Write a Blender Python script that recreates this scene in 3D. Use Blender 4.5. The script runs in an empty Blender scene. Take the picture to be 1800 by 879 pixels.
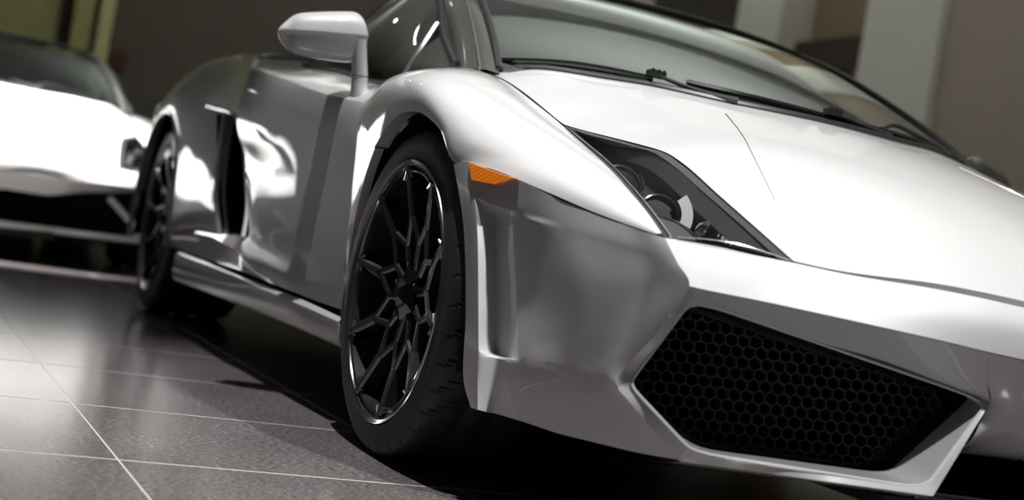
import bpy, bmesh, math, random
import numpy as np
from mathutils import Vector, Matrix

random.seed(7)
scene = bpy.context.scene
col = scene.collection

# ------------------------------------------------------------------ camera
# X runs from the nose to the tail of the silver car (0 = front axle), Y towards its visible side, Z up
CAM = (-2.5965, 1.8505, 0.4394)
AZ, EL, ROLL = -0.42167, -0.00173, 0.16831
fw = Vector((math.cos(EL)*math.cos(AZ), math.cos(EL)*math.sin(AZ), math.sin(EL)))
rt = fw.cross(Vector((0, 0, 1))).normalized(); up = rt.cross(fw)
r2 = math.cos(ROLL)*rt + math.sin(ROLL)*up
u2 = -math.sin(ROLL)*rt + math.cos(ROLL)*up
cam_d = bpy.data.cameras.new('camera'); cam = bpy.data.objects.new('camera', cam_d); col.objects.link(cam)
m = Matrix((r2, u2, -fw)).transposed().to_4x4(); m.translation = Vector(CAM); cam.matrix_world = m
cam_d.sensor_width = 36; cam_d.lens = 50.0; cam_d.clip_start = .05; cam_d.clip_end = 100
cam_d.dof.use_dof = True; cam_d.dof.focus_distance = 2.62; cam_d.dof.aperture_fstop = 2.4
scene.camera = cam

# ------------------------------------------------------------------ world and exposure
w = bpy.data.worlds.new('world'); scene.world = w; w.use_nodes = True
w.node_tree.nodes['Background'].inputs[0].default_value = (.62, .6, .58, 1)
w.node_tree.nodes['Background'].inputs[1].default_value = .03
vs = scene.view_settings
vs.view_transform = 'Standard'; vs.look = 'None'; vs.gamma = 1; vs.use_curve_mapping = False; vs.exposure = 0.0

# ceiling spots: (x, y, z, target, energy, cone degrees, radius)
SPOTS = [
    ((-.10, 1.25, 3.3), (-.15, .66, 0), 480, 64, .035),
    ((-2.5, .10, 3.3), (-.80, .15, .35), 640, 46, .05),
    ((4.5, 1.6, 3.3), (4.80, 1.5, .5), 3000, 42, .06),
    ((6.3, 1.2, 3.3), (6.2, 1.3, .5), 260, 60, .06),
]
# added fill lamps, out of view, washing the ceiling: (x, y, length along y, watts)
FILL_UPLIGHTS = [(2.2, -1.3, 3.0, 26), (5.2, -2.2, 2.0, 16), (-.6, -1.8, 2.4, 5), (8.8, -1.6, 2.4, 36)]

# ------------------------------------------------------------------ materials
MATS = {}
def node_mat(name):
    mt = bpy.data.materials.new(name); mt.use_nodes = True; MATS[name] = mt
    nt = mt.node_tree; return mt, nt, nt.nodes['Principled BSDF']
def pbr(name, colr, rough=.5, metal=0., coat=0., coat_r=.03, spec=.5, emit=None, es=0, noise=0, nscale=40, bump=0):
    mt, nt, b = node_mat(name)
    b.inputs['Base Color'].default_value = (*colr, 1); b.inputs['Roughness'].default_value = rough
    b.inputs['Metallic'].default_value = metal; b.inputs['Coat Weight'].default_value = coat
    b.inputs['Coat Roughness'].default_value = coat_r; b.inputs['Specular IOR Level'].default_value = spec
    if emit: b.inputs['Emission Color'].default_value = (*emit, 1); b.inputs['Emission Strength'].default_value = es
    tc = nt.nodes.new('ShaderNodeTexCoord'); nz = nt.nodes.new('ShaderNodeTexNoise')
    nz.inputs['Scale'].default_value = nscale; nz.inputs['Detail'].default_value = 4
    nt.links.new(tc.outputs['Object'], nz.inputs['Vector'])
    if noise:
        mr = nt.nodes.new('ShaderNodeMix'); mr.data_type = 'RGBA'
        mr.inputs[6].default_value = (*[c*(1-noise) for c in colr], 1); mr.inputs[7].default_value = (*[min(1, c*(1+noise)) for c in colr], 1)
        nt.links.new(nz.outputs['Fac'], mr.inputs[0]); nt.links.new(mr.outputs[2], b.inputs['Base Color'])
    if bump:
        bp = nt.nodes.new('ShaderNodeBump'); bp.inputs['Strength'].default_value = bump; bp.inputs['Distance'].default_value = .002
        nt.links.new(nz.outputs['Fac'], bp.inputs['Height']); nt.links.new(bp.outputs['Normal'], b.inputs['Normal'])
    return mt
def glass_mat(name, tint, refl=1.0, rough=.0):
    mt = bpy.data.materials.new(name); mt.use_nodes = True; MATS[name] = mt
    nt = mt.node_tree; nt.nodes.clear(); N = nt.nodes.new
    out = N('ShaderNodeOutputMaterial'); mix = N('ShaderNodeMixShader'); tr = N('ShaderNodeBsdfTransparent'); gl = N('ShaderNodeBsdfGlossy')
    fr = N('ShaderNodeFresnel'); fr.inputs['IOR'].default_value = 1.52
    mp = N('ShaderNodeMath'); mp.operation = 'MULTIPLY'; mp.inputs[1].default_value = refl; mp.use_clamp = True
    tr.inputs[0].default_value = (*tint, 1); gl.inputs['Roughness'].default_value = rough; gl.inputs[0].default_value = (.95, 1, .97, 1)
    nt.links.new(fr.outputs[0], mp.inputs[0]); nt.links.new(mp.outputs[0], mix.inputs[0])
    nt.links.new(tr.outputs[0], mix.inputs[1]); nt.links.new(gl.outputs[0], mix.inputs[2]); nt.links.new(mix.outputs[0], out.inputs[0])
    return mt
pbr('silver_paint', (.47, .47, .475), .46, .04, 1, .015, spec=.22, noise=.05, nscale=900)
pbr('white_paint', (.82, .82, .81), .4, 0, 1, .03)
pbr('black_plastic', (.012, .012, .013), .38, noise=.2)
pbr('matt_black', (.006, .006, .006), .8, spec=.2)
pbr('bezel_grey', (.07, .07, .074), .3, .5)
pbr('lamp_black', (.008, .008, .009), .5, spec=.25)
pbr('grille_black', (.055, .053, .058), .35)
pbr('dark_shade_grey', (.03, .028, .026), .35, .2, 1, .05)  # dark reflection on the silver pillar and crease shade, put into the colour
pbr('rubber', (.021, .0195, .019), .62, noise=.25, nscale=200, bump=.15)
pbr('gloss_black', (.006, .006, .007), .12, .0, 1, .03)
pbr('rim_lip', (.30, .29, .27), .2, .95, .5)
pbr('rim_black', (.17, .17, .175), .2, .85, 1, .04)
pbr('chrome', (.8, .8, .8), .08, 1)
pbr('steel', (.22, .22, .22), .35, 1, noise=.1)
pbr('dark_metal', (.05, .05, .055), .3, .8)
pbr('reflector', (.30, .29, .30), .4, .3)
pbr('seat_leather', (.10, .11, .105), .55, noise=.15)
pbr('dash', (.035, .037, .036), .6)
glass_mat('windscreen_glass', (.27, .33, .29), 2.1)
glass_mat('side_glass', (.30, .34, .30), 1.2)
glass_mat('lamp_lens', (.9, .91, .92), .14)
pbr('grout', (.62, .56, .56), .45)
pbr('wall_dark', (.15, .132, .105), .8, noise=.12, nscale=1.5)
pbr('wall_brown', (.50, .42, .35), .8, noise=.1, nscale=1.5)
pbr('wall_brown_dark', (.06, .042, .028), .7, noise=.2, nscale=2)
pbr('column_grey', (.92, .90, .82), .75, noise=.05, nscale=2)
pbr('cabinet_brown', (.30, .22, .14), .6, noise=.15, nscale=3)
pbr('ceiling_paint', (.62, .63, .61), .9)
pbr('olive_panel', (.62, .58, .25), .6, noise=.1, nscale=1)
pbr('yellow_post', (.95, .85, .42), .5)
pbr('red_box', (.14, .035, .02), .5)
pbr('lamp_white', (.8, .8, .8), .4)
pbr('lamp_glow', (1, .97, .9), .4, emit=(1, .96, .88), es=25)
def marker_mat():
    mt, nt, b = node_mat('amber_lens')
    b.inputs['Roughness'].default_value = .15; b.inputs['Coat Weight'].default_value = 1
    tc = nt.nodes.new('ShaderNodeTexCoord'); ck = nt.nodes.new('ShaderNodeTexChecker'); ck.inputs['Scale'].default_value = 300
    ck.inputs[1].default_value = (.80, .22, .012, 1); ck.inputs[2].default_value = (.50, .115, .006, 1)
    mp = nt.nodes.new('ShaderNodeMapping'); mp.inputs['Rotation'].default_value = (.3, .785, 0)
    nt.links.new(tc.outputs['Object'], mp.inputs[0]); nt.links.new(mp.outputs[0], ck.inputs[0])
    nt.links.new(ck.outputs[0], b.inputs['Base Color'])
marker_mat()
def tile_mat():
    mt, nt, b = node_mat('floor_tile'); N = nt.nodes.new; L = nt.links.new
    tc = N('ShaderNodeTexCoord'); geo = N('ShaderNodeNewGeometry')
    mp = N('ShaderNodeMapping'); mp.inputs['Scale'].default_value = (1, .35, 1); L(geo.outputs['Position'], mp.inputs[0])
    n1 = N('ShaderNodeTexNoise'); n1.inputs['Scale'].default_value = 260; n1.inputs['Detail'].default_value = 3; n1.inputs['Roughness'].default_value = .7
    n2 = N('ShaderNodeTexNoise'); n2.inputs['Scale'].default_value = 5; n2.inputs['Detail'].default_value = 3
    L(mp.outputs[0], n1.inputs['Vector']); L(geo.outputs['Position'], n2.inputs['Vector'])
    cr = N('ShaderNodeValToRGB'); cr.color_ramp.elements[0].position = .40; cr.color_ramp.elements[0].color = (.075, .065, .066, 1)
    cr.color_ramp.elements[1].position = .72; cr.color_ramp.elements[1].color = (.34, .31, .315, 1)
    L(n1.outputs['Fac'], cr.inputs[0])
    mx = N('ShaderNodeMix'); mx.data_type = 'RGBA'; mx.blend_type = 'MULTIPLY'; mx.inputs[0].default_value = .5
    c2 = N('ShaderNodeValToRGB'); c2.color_ramp.elements[0].color = (.55, .5, .5, 1); c2.color_ramp.elements[1].color = (1, 1, 1, 1)
    c2.color_ramp.elements[0].position = .3; c2.color_ramp.elements[1].position = .7
    L(n2.outputs['Fac'], c2.inputs[0]); L(cr.outputs[0], mx.inputs[6]); L(c2.outputs[0], mx.inputs[7]); L(mx.outputs[2], b.inputs['Base Color'])
    rr = N('ShaderNodeMapRange'); rr.inputs[3].default_value = .15; rr.inputs[4].default_value = .22; L(n1.outputs['Fac'], rr.inputs[0]); L(rr.outputs[0], b.inputs['Roughness'])
    bp = N('ShaderNodeBump'); bp.inputs['Strength'].default_value = .05; bp.inputs['Distance'].default_value = .0006
    L(n1.outputs['Fac'], bp.inputs['Height']); L(bp.outputs[0], b.inputs['Normal'])
    b.inputs['Specular IOR Level'].default_value = .8
tile_mat()

# ------------------------------------------------------------------ mesh helpers
def link(name, me, mats, parent=None):
    o = bpy.data.objects.new(name, me); col.objects.link(o)
    for k in (mats if isinstance(mats, (list, tuple)) else [mats]): me.materials.append(MATS[k])
    if parent is not None: o.parent = parent
    return o
def tag(o, label=None, cat=None, group=None, kind=None):
    if label: o['label'] = label
    if cat: o['category'] = cat
    if group: o['group'] = group
    if kind: o['kind'] = kind
    return o
def empty(name, loc=(0, 0, 0), rz=0, parent=None):
    o = bpy.data.objects.new(name, None); col.objects.link(o); o.location = loc; o.rotation_euler.z = rz; o.empty_display_size = .1
    if parent is not None: o.parent = parent
    return o
class MB:
    """collects shapes into ONE mesh"""
    def __init__(s): s.v = []; s.f = []; s.m = []
    def add(s, v, f, mi=0):
        b = len(s.v); s.v += [tuple(map(float, p)) for p in v]; s.f += [tuple(b+i for i in q) for q in f]; s.m += [mi]*len(f)
    def grid(s, P, mi=0, cu=False, cv=False):
        P = np.asarray(P, float); a, b = P.shape[:2]; idx = lambda i, j: (i % a)*b+(j % b)
        s.add(P.reshape(-1, 3), [(idx(i, j), idx(i+1, j), idx(i+1, j+1), idx(i, j+1)) for i in range(a if cu else a-1) for j in range(b if cv else b-1)], mi)
    def box(s, lo, hi, mi=0):
        x0, y0, z0 = lo; x1, y1, z1 = hi
        s.add([(x0,y0,z0),(x1,y0,z0),(x1,y1,z0),(x0,y1,z0),(x0,y0,z1),(x1,y0,z1),(x1,y1,z1),(x0,y1,z1)],
              [(0,3,2,1),(4,5,6,7),(0,1,5,4),(1,2,6,5),(2,3,7,6),(3,0,4,7)], mi)
    def obox(s, c, ax, hs, mi=0):
        c = np.array(c, float); ax = np.array(ax, float); V = []
        for z in (-1, 1):
            for x, y in ((-1,-1),(1,-1),(1,1),(-1,1)): V.append(c+ax[0]*x*hs[0]+ax[1]*y*hs[1]+ax[2]*z*hs[2])
        s.add(V, [(0,3,2,1),(4,5,6,7),(0,1,5,4),(1,2,6,5),(2,3,7,6),(3,0,4,7)], mi)
    def tube(s, pts, r, n=10, mi=0, flat=1.0, upv=(0, 0, 1)):
        pts = np.array(pts, float); k = len(pts); rr = np.broadcast_to(np.array(r, float), (k,))
        rows = []
        for i in range(k):
            d = pts[min(i+1, k-1)]-pts[max(i-1, 0)]; d /= np.linalg.norm(d)+1e-12
            a = np.cross(d, upv); a /= np.linalg.norm(a)+1e-12; b = np.cross(a, d)
            rows.append([pts[i]+rr[i]*(math.cos(t)*a+flat*math.sin(t)*b) for t in np.linspace(0, 2*math.pi, n, endpoint=False)])
        rows = np.array(rows); s.grid(rows, mi, cv=True)
        for e in (0, -1): s.add(rows[e], [tuple(range(n))], mi)
    def lathe(s, prof, c, n=96, mi=0, cu=False):
        # profile of (radius, y); turns about the y axis through c
        t = np.linspace(0, 2*math.pi, n, endpoint=False)
        P = np.array([[(c[0]+r*math.cos(a), c[1]+y, c[2]+r*math.sin(a)) for a in t] for r, y in prof]); s.grid(P, mi, cu=cu, cv=True)
    def build(s, name, mats, parent=None, ang=35, mirror=False, normals=True, weld=0):
        me = bpy.data.meshes.new(name)
        V = [(x, -y, z) for x, y, z in s.v] if mirror else s.v
        F = [tuple(reversed(q)) for q in s.f] if mirror else s.f
        me.from_pydata(V, [], F); me.polygons.foreach_set('material_index', s.m)
        if normals or weld:
            bm = bmesh.new(); bm.from_mesh(me)
            if weld: bmesh.ops.remove_doubles(bm, verts=bm.verts, dist=weld)
            if normals: bmesh.ops.recalc_face_normals(bm, faces=bm.faces)
            bm.to_mesh(me); bm.free()
        me.polygons.foreach_set('use_smooth', [True]*len(me.polygons)); me.set_sharp_from_angle(angle=math.radians(ang)); me.update()
        return link(name, me, mats, parent)

def interp(x, Y, xq, mode='c'):
    x = np.asarray(x, float); Y = np.asarray(Y, float); n = len(x); xq = np.asarray(xq, float)
    if mode == 'l' or n == 2:
        return np.stack([np.interp(xq, x, Y[:, k]) for k in range(Y.shape[1])], 1)
    h = np.diff(x); d = np.diff(Y, axis=0)/h[:, None]; M = np.zeros_like(Y)
    M[1:-1] = (d[:-1]*h[1:, None]+d[1:]*h[:-1, None])/(h[:-1]+h[1:])[:, None]
    if mode == 'p':
        for i in range(1, n-1):
            w1 = 2*h[i]+h[i-1]; w2 = h[i]+2*h[i-1]
            for k in range(Y.shape[1]):
                a, b = d[i-1, k], d[i, k]; M[i, k] = 0 if a*b <= 0 else (w1+w2)/(w1/a+w2/b)
        M[0] = d[0]; M[-1] = d[-1]
    else:
        M[0] = 1.5*d[0]-.5*M[1]; M[-1] = 1.5*d[-1]-.5*M[-2]
    i = np.clip(np.searchsorted(x, xq, side='right')-1, 0, n-2); t = ((xq-x[i])/h[i])[:, None]; hh = h[i][:, None]
    return (2*t**3-3*t**2+1)*Y[i]+(t**3-2*t**2+t)*hh*M[i]+(-2*t**3+3*t**2)*Y[i+1]+(t**3-t**2)*hh*M[i+1]
def keys(G):
    c = np.linalg.norm(np.diff(G, axis=0), axis=2).mean(axis=1)+1e-6; k = np.r_[0, np.cumsum(c)]; return k/k[-1], k[-1]
def params(L, n, gap, eps=.0035):
    g = gap/L; e = eps/L
    return np.r_[g, np.linspace(g+e, 1-g-e, n), 1-g]
def surf(rows, ns, nt, ms='c', mt='c', gap=0., gs=None, gt=None):
    G = np.array(rows, float); ks, Ls = keys(G); kt, Lt = keys(G.transpose(1, 0, 2))
    qs = params(Ls, ns, gap if gs is None else gs); qt = params(Lt, nt, gap if gt is None else gt)
    A = np.stack([interp(kt, r, qt, mt) for r in G]); return np.stack([interp(ks, A[:, j], qs, ms) for j in range(A.shape[1])], 1)
def curve(pts, n, mode='c'):
    P = np.array(pts, float); k = np.r_[0, np.cumsum(np.linalg.norm(np.diff(P, axis=0), axis=1))]
    return interp(k/k[-1], P, np.linspace(0, 1, n), mode)
def gnormals(P):
    du = np.gradient(P, axis=0); dv = np.gradient(P, axis=1); N = np.cross(du, dv); return N/(np.linalg.norm(N, axis=2, keepdims=True)+1e-12)
def panel(mb, P, ref, depth=.018, mi=0, edges='nsew'):
    """sheet with a turned-in edge: P grid, ref = outward direction"""
    P = np.asarray(P, float); N = gnormals(P)
    if (N.mean(axis=(0, 1))*np.array(ref)).sum() < 0: N = -N
    mb.grid(P, mi)
    a, b = P.shape[:2]
    for e, (Q, M) in {'n': (P[0], N[1]), 's': (P[-1], N[-2]), 'w': (P[:, 0], N[:, 1]), 'e': (P[:, -1], N[:, -2])}.items():
        if e in edges: mb.grid(np.stack([Q, Q-M*depth]), mi)
def mir(P): return np.asarray(P)*np.array([1, -1, 1])
def both(fn):
    """build a part on the visible side and its mirror image on the other"""
    return [fn(False), fn(True)]

# ------------------------------------------------------------------ the room
A_T = (math.sin(-1.55442), math.cos(-1.55442))
TROT = math.pi/2-1.55442            # tiles lie a degree off the car's axis
SA, SB = .5307, .5967
def room():
    mb = MB(); mb.box((-7, -8, -.2), (15, 8, -.0006)); fl = mb.build('floor', 'grout'); tag(fl, kind='structure')
    mb = MB(); gx, gy = SA/2-.0040, SB/2-.0018
    mb.box((-gx, -gy, -.012), (gx, gy, 0)); 
    base = None; b = np.array([math.cos(TROT), math.sin(TROT)]); a = np.array([math.sin(TROT), -math.cos(TROT)])
    for i in range(-3, 16):
        for j in range(-3, 9):
            c = b*(-.80015+(i+.5)*SA)+a*(-2.0369+(j-.5)*SB+ .0)
            if base is None: o = base = mb.build('tile', 'floor_tile', fl, ang=30)
            else: o = base.copy(); col.objects.link(o); o.parent = fl
            o.location = (c[0], c[1], 0); o.rotation_euler.z = TROT
    # beyond the counted tiles the same stone runs on
    mb = MB()
    lo = (-.80015-3*SA, ); 
    mb.box((8.0, -7.9, -.012), (14.9, 7.9, -.0004)); mb.box((-6.9, -7.9, -.012), (-2.55, 7.9, -.0004))
    mb.box((-2.55, 4.6, -.012), (8.0, 7.9, -.0004)); mb.box((-2.55, -7.9, -.012), (8.0, -2.75, -.0004))
    o = mb.build('paving', 'floor_tile', fl); tag(o, kind='stuff')
    mb = MB(); mb.box((10.6, -8, 0), (10.9, 8, 3.6)); tag(mb.build('wall_back', 'wall_dark'), kind='structure')
    mb = MB(); mb.box((-6, -4.0, 0), (3.9, -3.5, 3.6)); mb.box((3.9, -4.3, 0), (10.6, -4.0, 3.6)); tag(mb.build('wall_side', 'wall_brown'), kind='structure')
    mb = MB(); mb.box((-2.2, -4.3, 3.6), (10.9, 6, 3.75)); tag(mb.build('ceiling', 'ceiling_paint'), kind='structure')
room()

def column(name, label, cat, x0, x1, y0, y1, mat, z1=3.6, group=None):
    t = empty(name, ((x0+x1)/2, (y0+y1)/2, 0)); tag(t, label, cat, group)
    dx, dy = (x1-x0)/2, (y1-y0)/2
    mb = MB(); mb.box((-dx, -dy, .1), (dx, dy, z1)); mb.build('shaft', mat, t)
    mb = MB(); mb.box((-dx-.015, -dy-.015, 0), (dx+.015, dy+.015, .1)); mb.build('plinth', mat, t)
    return t

# ------------------------------------------------------------------ the silver sports car
car = empty('sports_car'); tag(car, 'silver two-door sports car in the foreground with black mesh wheels and honeycomb intakes', 'car')
WF, WR = (0, .318), (2.56, .33)          # wheel centres (x, z)

K1 = [(.33, .70, .819), (0.3196, 0.7000, 0.8167), (0.2142, 0.7000, 0.7945), (0.1075, 0.7000, 0.7697), (0.0266, 0.7000, 0.7459), (-0.0512, 0.7000, 0.7209), (-0.1627, 0.7000, 0.6846)]
K2 = [(-0.1627, 0.7000, 0.6846), (-0.3212, 0.7200, 0.6390), (-0.4600, 0.7350, 0.5968), (-0.5442, 0.7420, 0.5650), (-0.6087, 0.7450, 0.5371), (-0.6986, 0.7500, 0.4942)]
K3 = [(-0.1627, 0.7000, 0.6846), (-0.2854, 0.6550, 0.6677), (-0.3460, 0.6200, 0.6586), (-0.3962, 0.6000, 0.6502), (-0.4360, 0.5900, 0.6342), (-0.5391, 0.5750, 0.5868), (-0.6927, 0.5600, 0.5202), (-0.7643, 0.5550, 0.4898)]
K4 = [(-0.6986, 0.7500, 0.4942), (-0.7201, 0.6850, 0.4951), (-0.7436, 0.6200, 0.4917), (-0.7643, 0.5550, 0.4898)]

# --- front fenders
def fender(mr):
    T = [
     [(.21,.935,.593),(.31,.931,.637),(.418,.916,.66),(.428,.907,.70),(.43,.875,.745),(.425,.825,.775),(.40,.765,.802),(.33,.70,.819)],
     [(.14,.939,.635),(.18,.943,.68),(.25,.935,.715),(.29,.91,.745),(.31,.87,.768),(.30,.82,.788),(.27,.76,.803),(0.2142, 0.7000, 0.7945)],
     [(.05,.942,.660),(.06,.946,.700),(.075,.932,.735),(.085,.90,.757),(.09,.86,.770),(.095,.81,.778),(.10,.755,.778),(0.1075, 0.7000, 0.7697)],
     [(-.06,.941,.657),(-.06,.944,.69),(-.06,.926,.715),(-.06,.892,.730),(-.06,.85,.7365),(-.058,.80,.7365),(-.055,.75,.7305),(-0.0512, 0.7000, 0.7209)],
     [(-.15,.936,.628),(-.155,.937,.652),(-.16,.918,.676),(-.165,.885,.692),(-.165,.845,.700),(-.165,.80,.700),(-.165,.75,.6945),(-0.1627, 0.7000, 0.6846)],
     [(-0.2289, 0.9300, 0.5711),(-.245,.929,.593),(-.262,.915,.620),(-.275,.885,.640),(-.287,.845,.651),(-.298,.805,.654),(-.31,.76,.649),(-0.3212, 0.7200, 0.6390)]]
    def blend(c0, c7, bul):
        c0, c7 = np.array(c0), np.array(c7); n = np.array([-.25, .62, .75])
        return [tuple(c0+(c7-c0)*t+n*bul*(math.sin(math.pi*t)**.8)) for t in np.linspace(0, 1, 8)]
    T += [blend((-0.3505, 0.9050, 0.5645), (-0.4600, 0.7350, 0.5968), .026), blend((-0.4802, 0.8580, 0.5383), (-0.5442, 0.7420, 0.5650), .018),
          blend((-0.5807, 0.8100, 0.5150), (-0.6266, 0.7465, 0.5304), .009), blend((-0.6863, 0.7565, 0.4959), (-0.6908, 0.7505, 0.4989), .001)]
    mb = MB(); P = surf(T, 90, 44, 'c', 'c', gap=.002, gt=.0028); panel(mb, P, (0, .6, .8), .03)
    Rr = [[(.335,.892,.222),(.36,.890,.222),(.385,.887,.222),(.41,.884,.222)],
          [(.345,.908,.318),(.37,.904,.32),(.39,.90,.32),(.411,.893,.32)],
          [(.33,.914,.42),(.36,.911,.42),(.39,.907,.42),(.412,.90,.4225)],
          [(.272,.927,.53),(.32,.924,.535),(.37,.917,.545),(.415,.909,.56)],
          [(.21,.935,.593),(.28,.933,.626),(.35,.927,.648),(.418,.916,.66)]]
    P = surf(Rr, 26, 14, gap=.0, gt=.002); panel(mb, P, (0, 1, 0), .02, edges='nwe')
    return mb.build('front_fender', 'silver_paint', car, mirror=mr, ang=40)
both(fender)

# --- hood: height field over its outline
def tps(P, lam=1e-4):
    P = np.array(P); n = len(P); d = np.linalg.norm(P[:, None, :2]-P[None, :, :2], axis=2)
    K = np.where(d > 0, d*d*np.log(d+1e-12), 0)+lam*np.eye(n); Q = np.c_[np.ones(n), P[:, :2]]
    W = np.linalg.solve(np.block([[K, Q], [Q.T, np.zeros((3, 3))]]), np.r_[P[:, 2], 0, 0, 0])
    def f(x, y):
        s = np.shape(x); q = np.c_[np.ravel(x), np.ravel(y)]; out = np.zeros(len(q))
        for a in range(0, len(q), 4000):
            r = np.linalg.norm(q[a:a+4000, None]-P[None, :, :2], axis=2)
            out[a:a+4000] = np.where(r > 0, r*r*np.log(r+1e-12), 0)@W[:n]+np.c_[np.ones(len(r)), q[a:a+4000]]@W[n:]
        return out.reshape(s)
    return f
HP = K1[1:]+K3[1:]+[(-0.7984, 0.4840, 0.4863), (-0.8629, 0.3500, 0.4866), (-0.9002, 0.2100, 0.4814)]
HP += [(.20,.6,.826),(.124,.5,.823),(.07,.4,.824),(.035,.25,.824)]
HPm = HP+[(x, -y, z) for x, y, z in HP]+[(0,0,.824),(-.2,0,.765),(-.45,0,.680),(-.7,0,.578),(-.85,0,.508),(-.9,0,.482)]
HZ = tps(HPm, 8e-4)
def hood():
    E = curve(K1[1:], 60)[:-1]; E2 = curve(K3, 70); E = np.r_[E, E2]
    E[0] = (.32, .70, .817)
    u = np.r_[0, np.cumsum(np.linalg.norm(np.diff(E[:, :2], axis=0), axis=1))]; u /= u[-1]
    g = .0036; nv = 120
    xc = interp([0, .35, .7, 1], [[.0], [-.30], [-.66], [-.898]], u)[:, 0]
    v = np.r_[-1, -.996, np.linspace(-.99, .99, nv), .996, 1]
    ye = E[:, 1]-g
    X = xc[:, None]+(E[:, 0]-xc)[:, None]*np.abs(v)[None]**2.1; Yy = ye[:, None]*v[None]
    X[-1] += g
    Z = HZ(X, Yy)
    P = np.stack([X, Yy, Z], 2)
    mb = MB(); panel(mb, P, (0, 0, 1), .03); h = mb.build('hood', 'silver_paint', car, ang=40)
    for s_ in (-1, 1):   # crease shading drawn as a thin dark line, cowl towards each lamp
        q = curve([(-.10,.31*s_,0),(-.25,.36*s_,0),(-.42,.425*s_,0),(-.56,.47*s_,0)], 40); q[:, 2] = HZ(q[:, 0], q[:, 1])
        mb = MB(); mb.tube(q, np.linspace(.0014, .0004, 40), 6); mb.build('crease_shade', 'dark_shade_grey', h)
    return h
hood()

# --- front bumper
K6 = [(-0.7703, 0.7350, 0.4261), (-0.7840, 0.7150, 0.4243), (-0.8216, 0.6480, 0.4221), (-0.8552, 0.5785, 0.4190), (-0.8820, 0.4930, 0.4147), (-0.9137, 0.3550, 0.4072), (-0.9233, 0.2840, 0.4025), (-0.9283, 0.2190, 0.3997), (-.945,0,.3985)]
KT = [(-0.6986, 0.7500, 0.4942), (-0.7201, 0.6850, 0.4951), (-0.7436, 0.6200, 0.4917), (-0.7643, 0.5550, 0.4898), (-0.7984, 0.4840, 0.4863), (-0.8629, 0.3500, 0.4866), (-0.8872, 0.2800, 0.4847), (-0.9002, 0.2100, 0.4814), (-.903,0,.481)]
def loop_side(a, b, n): return [tuple(np.array(a)+(np.array(b)-np.array(a))*t) for t in np.linspace(0, 1, n, endpoint=False)]
C1_, L0_, BL_ = (-0.7703, 0.7350, 0.4261), (-0.6701, 0.7745, 0.2584), (-0.7723, 0.7008, 0.1652)
R0 = [(-0.7520, 0.7200, 0.4170), L0_, BL_, (-0.9438, 0.3650, 0.1797), (-0.8739, 0.2150, 0.3251)]
R1 = [(-0.7273, 0.7000, 0.4076), (-0.6811, 0.7589, 0.2619), (-0.7947, 0.6970, 0.1840), (-0.9175, 0.3600, 0.1854), (-0.8743, 0.2250, 0.3259)]
R2 = [(-.665,.712,.42), (-.61,.768,.258), (-0.7350, 0.6509, 0.1825), (-0.8000, 0.3359, 0.1855), (-0.8100, 0.1943, 0.3315)]
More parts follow.
